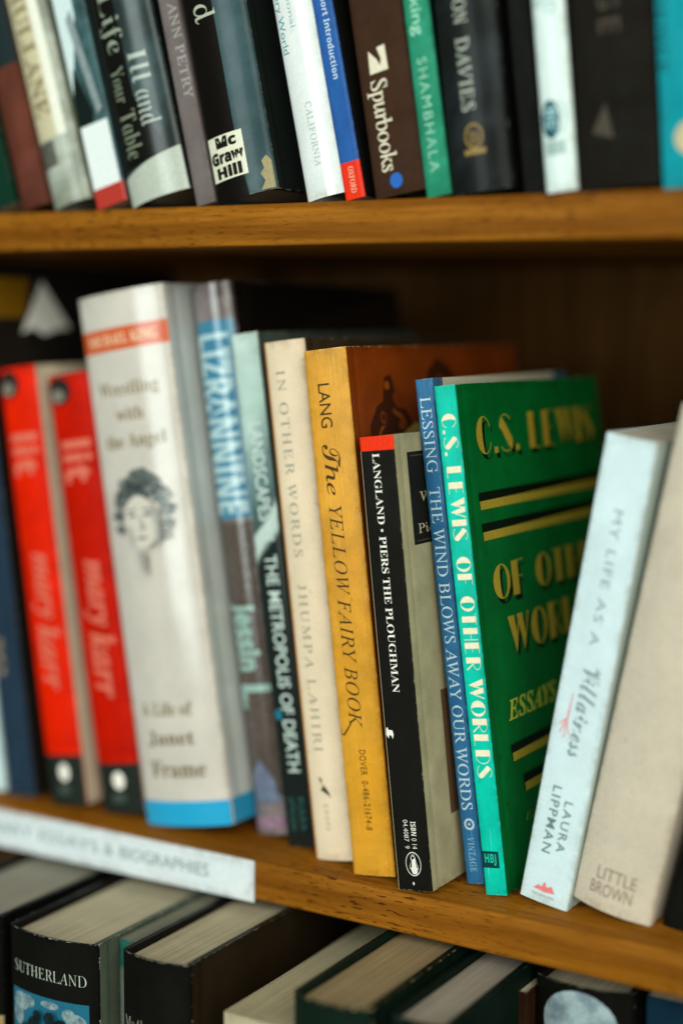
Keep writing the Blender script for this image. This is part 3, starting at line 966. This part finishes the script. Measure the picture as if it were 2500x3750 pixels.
book('black and slate-teal hardcover with square cream block-letter emblem and chipped corner', -.3876, .0012, ZT, -12.3, .0300, H, .15, kind='jacket', spine=(50, 72, 76), front=(20, 25, 22), rough=.3, coat=.15, bulge=.0035,
     wear=(150, 150, 120), wear_amt=.6, mottle=((66, 86, 90), 40, .5),
     sp=[PG([(0, 0), (.52, 0), (.56, .92), (.62, 1), (0, 1)], (17, 14, 11), name='printed_panel'), T('d', 'r', (170, 174, 156), bx(H, .22, .58, 80, 72.5)), R((214, 212, 190), bx(H, .05, .66, 26.6, 8.6), name='logo'),
         T('Mc', 'sb', (26, 22, 18), bx(H, .20, .56, 26, 21.4), 'across', wt=.04, name='logo'), T('Graw', 'sb', (26, 22, 18), bx(H, .07, .64, 20.3, 15.2), 'across', wt=.04, name='logo'), T('Hill', 'sb', (26, 22, 18), bx(H, .14, .58, 14.2, 9.4), 'across', wt=.04, name='logo'),
         PG([(.82, 1 - 7 / 215), (.88, 1 - 9 / 215), (.86, 1 - 12 / 215), (.93, 1 - 14 / 215), (1, 1 - 11 / 215), (1, 1 - .5 / 215), (.80, 1 - .5 / 215), (.87, 1 - 4 / 215)], TAN, name='worn_edge')])
H = .21
book('glossy white book with teal side lettering and faint grey capitals', -.3452, .004, ZT, -12.3, .0190, H, .14, kind='jacket', spine=(214, 218, 216), front=(120, 140, 136), rough=.25, coat=.8, bulge=.0022, wear=(215, 215, 210), wear_amt=.2,
     sp=[T('Very World', 's', (96, 158, 168), bx(H, .05, .26, 86, 58.6), wt=.006), T('International', 's', (150, 176, 180), bx(H, .40, .52, 99, 68)), T('CALIFORNIA', 'r', (176, 180, 176), bx(H, .42, .58, 38, 12.4), sp=1.1)])
H = .178
book('slim blue paperback with red foot and white sans lettering', -.3262, .004, ZT, -11.9, .0089, H, .11, spine=(32, 84, 150), front=(22, 22, 22), rough=.35, coat=.12, wear=(120, 160, 200), wear_amt=.3, mottle=((46, 86, 160), 30, .5),
     sp=[R((216, 44, 16), bx(H, 0, 1, 14.5, 0)), T('A Very Short Introduction', 'sb', (196, 212, 222), bx(H, .34, .74, 95, 47), wt=-.012), T('OXFORD', 'r', (226, 190, 160), bx(H, .38, .66, 12.6, 2.4))])
H = .215
WS = (214, 204, 180)
book('brown clothbound book with cream italic title, square mark and blue dot', -.3134, .004, ZT, -9.9, .0226, H, .14, kind='cloth', spine=(56, 36, 24), rough=.62, cloth=True, bulge=.0008, wear=(96, 70, 52), wear_amt=.4,
     sp=[PG([(.25, 1 - 47 / 215), (.27, 1 - 56 / 215), (.42, 1 - 52 / 215), (.47, 1 - 49.5 / 215), (.50, 1 - 52 / 215), (.44, 1 - 56.5 / 215), (.60, 1 - 57 / 215), (.61, 1 - 47.5 / 215)], WS), T('Spurbooks', 'r', WS, bx(H, .14, .56, 44.5, 9.5), wt=.006, sp=.92),
         E((40, 96, 176), bx(H, .36, .60, 8.4, 2.6), name='sticker_dot')])
H = .20
book('narrow sea-green cloth book with pale capitals down its spine', -.2908, .004, ZT, -8.9, .0107, H, .13, kind='cloth', spine=(34, 126, 96), front=(20, 34, 28), rough=.55, cloth=True, wear=(90, 160, 130), wear_amt=.5, mottle=((52, 144, 116), 50, .6),
     sp=[T('Making', 's', (150, 204, 178), bx(H, .18, .72, 85, 60.5), wt=.006), T('SHAMBHALA', 's', (150, 204, 178), bx(H, .30, .68, 52, 9), sp=1.25, fade=.35)])
H = .215
book('charcoal hardcover with pale serif capitals and small gold emblem', -.2798, .0012, ZT, -7.5, .0250, H, .15, kind='jacket', spine=(22, 25, 24), front=(14, 14, 12), rough=.4, coat=.06, bulge=.0035, wear=(130, 140, 136), wear_amt=.4, mottle=((50, 58, 62), 25, .4),
     sp=[T('ROBERTSON', 'r', (170, 176, 162), bx(H, .36, .58, 100, 61.7), sp=1.1, wt=.006), T('DAVIES', 'r', (170, 176, 162), bx(H, .36, .58, 56.6, 29.7), sp=1.1, wt=.006), RING((138, 112, 62), bx(H, .36, .66, 25, 15.5), .1), R((138, 112, 62), bx(H, .34, .68, 15.6, 13.6), name='logo'),
         T('D', 'b', (138, 112, 62), bx(H, .44, .58, 22, 17.5), 'across', name='logo')])
H = .205
book('plain black book set back in shadow beside the white one with blue roundel', -.2536, .010, ZT, -7.0, .0092, H, .14, kind='cloth', spine=(16, 16, 14), rough=.6, wear=(40, 40, 36), wear_amt=.3)
H = .20
book('glossy white book with dark blue roundel on the upper shelf', -.2424, .004, ZT, -6.3, .0127, H, .13, kind='jacket', spine=(204, 218, 214), front=(60, 60, 56), rough=.3, coat=.22, bulge=.0016, wear=(200, 205, 200), wear_amt=.25,
     sp=[T('FITZGERALD', 's', (120, 156, 158), bx(H, .46, .76, 101, 63)), T('THIS IS', 's', (120, 160, 160), bx(H, .12, .34, 90, 66)), E((20, 74, 92), bx(H, .10, .66, 33, 19)), RING((110, 160, 164), bx(H, .34, .84, 32, 20.5), .04),
         T('BG', 'sb', (150, 190, 190), bx(H, .2, .56, 30, 23), 'down', name='logo'), R((150, 172, 168), bx(H, .18, .74, 18.3, 13.4))])
H = .22
book('broad black-brown hardcover with faint letters and small grey triangle', -.2294, .004, ZT, -5.0, .0308, H, .15, kind='cloth', spine=(21, 18, 13), rough=.6, bulge=.0015, wear=(70, 62, 50), wear_amt=.3,
     sp=[T('G', 's', (66, 60, 50), bx(H, .36, .62, 72, 62), wt=.02, fade=.3), T('E', 's', (70, 62, 52), bx(H, .36, .62, 59, 54), wt=.02, fade=.3), PG([(.22, 1 - 20 / 220), (.40, 1 - 30 / 220), (.48, 1 - 17.5 / 220)], (74, 68, 58), fade=.3)])
H = .205
book('turquoise book with dark side lettering and beige disc, right end of upper shelf', -.1983, .006, ZT, -4.6, .030, H, .14, spine=(0, 132, 144), rough=.45, coat=.0, wear=(120, 200, 205), wear_amt=.3,
     sp=[T('SCIENCE', 'sb', (14, 80, 90), bx(H, .02, .13, 76, 40), fade=.4), E((186, 170, 134), bx(H, .17, .57, 23, 11)), PG([(.3, 1 - 20 / 205), (.5, 1 - 16 / 205), (.4, 1 - 13 / 205)], (110, 100, 84))])

# ------------------------------------------------------------------ lower shelf
ZB = -0.2717
YB = -0.064


def low(label, x0, x1, ztop, y=YB, W=.16, lean=-.6, **k):
    y -= (k.get('bulge', 0.0) + 0.0012) * 0.9
    return book(label, x0, y, ZB, lean, x1 - x0, ztop - ZB, W, **k)


low('black hardcover with grey page edges, left of the hardcover with blue tree picture', -.4930, -.4448, -.0208, kind='jacket', spine=(13, 12, 10), rough=.4, bulge=.004, page=(150, 146, 130), wear=(90, 90, 80), wear_amt=.3,
    sp=[R((150, 130, 84), (.2, 1, .17, .5))])
HS = -.0220 - ZB
cl = (138, 158, 160)
def pic(pts, x0=.06, x1=.92, a=25.4, b=80.0):
    q = HS * 1000
    return [(x0 + (x1 - x0) * px, (a + (b - a) * py) / q) for px, py in pts]


def pe(cx, cy, rx, ry, c, fade):
    q = pic([(cx - rx, cy - ry), (cx + rx, cy + ry)])
    return E(c, (q[0][0], q[1][0], q[0][1], q[1][1]), name='tree_picture', fade=fade)


random.seed(11)
clouds = [pe(x_, y_, rx_, ry_, cl, .85) for x_, y_, rx_, ry_ in ((.13, .09, .12, .07), (.09, .19, .08, .09), (.24, .07, .10, .05), (.86, .16, .12, .08), (.92, .26, .07, .08), (.78, .10, .08, .05), (.55, .05, .12, .03))]
crown = []
for i in range(46):
    t_ = random.uniform(0, 6.283)
    q_ = math.sqrt(random.uniform(0, 1))
    s_ = random.uniform(.05, .10)
    crown.append(pe(.50 + .30 * q_ * math.cos(t_), .46 + .34 * q_ * math.sin(t_), s_, s_ * .9, random.choice([(18, 26, 26), (24, 34, 34), (32, 46, 46), (20, 30, 32)]), .25))
crown.append(PG(pic([(.42, .8), (.58, .8), (.62, 1), (.38, 1)]), (20, 26, 24), name='tree_picture'))


def hv(a, b):
    return (a / (HS * 1000), b / (HS * 1000))


low('black hardcover with white serif name above a blue picture of a dark tree', -.4402, -.3936, -.0220, kind='jacket', spine=(16, 15, 12), front=(84, 92, 78), rough=.38, coat=.05, bulge=.0042, page=(186, 176, 148), wear=(190, 196, 186), wear_amt=.7,
    sp=[T('SUTHERLAND', 'r', (176, 184, 170), (.09, .90) + hv(13.4, 18.2), 'across', wt=-.012), PG(pic([(0, 0), (1, 0), (1, 1), (0, 1)]), (32, 94, 116), name='tree_picture')] + clouds + crown)
low('thin grey-green book squeezed between the two black hardcovers', -.3924, -.3822, -.0224, y=-.052, spine=(98, 112, 98), front=(70, 90, 84), rough=.55, page=(120, 118, 100), wear=(140, 150, 140), wear_amt=.3,
    ramp=(0, .2405, [(0, (98, 112, 98)), (.975, (104, 116, 104)), (.985, (34, 88, 78)), (1, (34, 88, 78))]))
low('black hardcover with brownish side and dim grey name on its spine', -.3811, -.3480, -.0202, kind='jacket', spine=(15, 14, 11), front=(40, 30, 18), rough=.4, coat=.05, bulge=.0035, page=(180, 168, 138), wear=(150, 150, 130), wear_amt=.6, band=(190, 176, 146),
    sp=[T('McAlexander', 'r', (128, 122, 108), (.06, .82, 24.5 / 242, 29.5 / 242), 'across')])
low('lower cream paperback between the black hardcover and the dark green book', -.3326, -.3028, -.0343, spine=(180, 168, 140), front=(176, 166, 138), rough=.6, page=(172, 160, 128), wear_amt=.4)
low('dark green rounded hardcover with tan pages and rubbed corners', -.3013, -.2683, -.0188, kind='cloth', spine=(15, 30, 22), front=(13, 26, 19), rough=.5, bulge=.0045, page=(152, 130, 94), wear=(170, 156, 112), wear_amt=.9, cloth=True, band=(150, 130, 84))
low('dark green hardcover with pinkish-grey pages, right of the tan-paged one', -.2668, -.2420, -.0225, y=-.054, kind='cloth', spine=(13, 26, 20), front=(13, 28, 20), rough=.5, bulge=.003, page=(160, 148, 132), wear=(90, 110, 90), wear_amt=.4)
low('narrow dark brown book beside the moon-pictured hardcover', -.2450, -.2386, -.0300, y=.004, spine=(48, 28, 16), rough=.6, wear_amt=.3)
HB = -.0236 - ZB
MC = (.49, 15.6 / (HB * 1000))
low('black rounded hardcover with a pale blue moon pictured on its spine', -.2378, -.1978, -.0236, y=.010, kind='jacket', spine=(14, 14, 11), rough=.4, coat=.05, bulge=.005, wear=(120, 124, 110), wear_amt=.5, W=.14,
    sp=[dict(E((150, 168, 172), (MC[0] - .38, MC[0] + .38, MC[1] - 13.6 / (HB * 1000), MC[1] + 13.6 / (HB * 1000)), name='moon_picture'), mott=((84, 100, 112), 95, .75))])
low('deep blue book at the right end of the lower shelf', -.1962, -.170, -.026, y=.018, spine=(12, 38, 54), rough=.5, W=.14, wear=(80, 120, 140), wear_amt=.3)
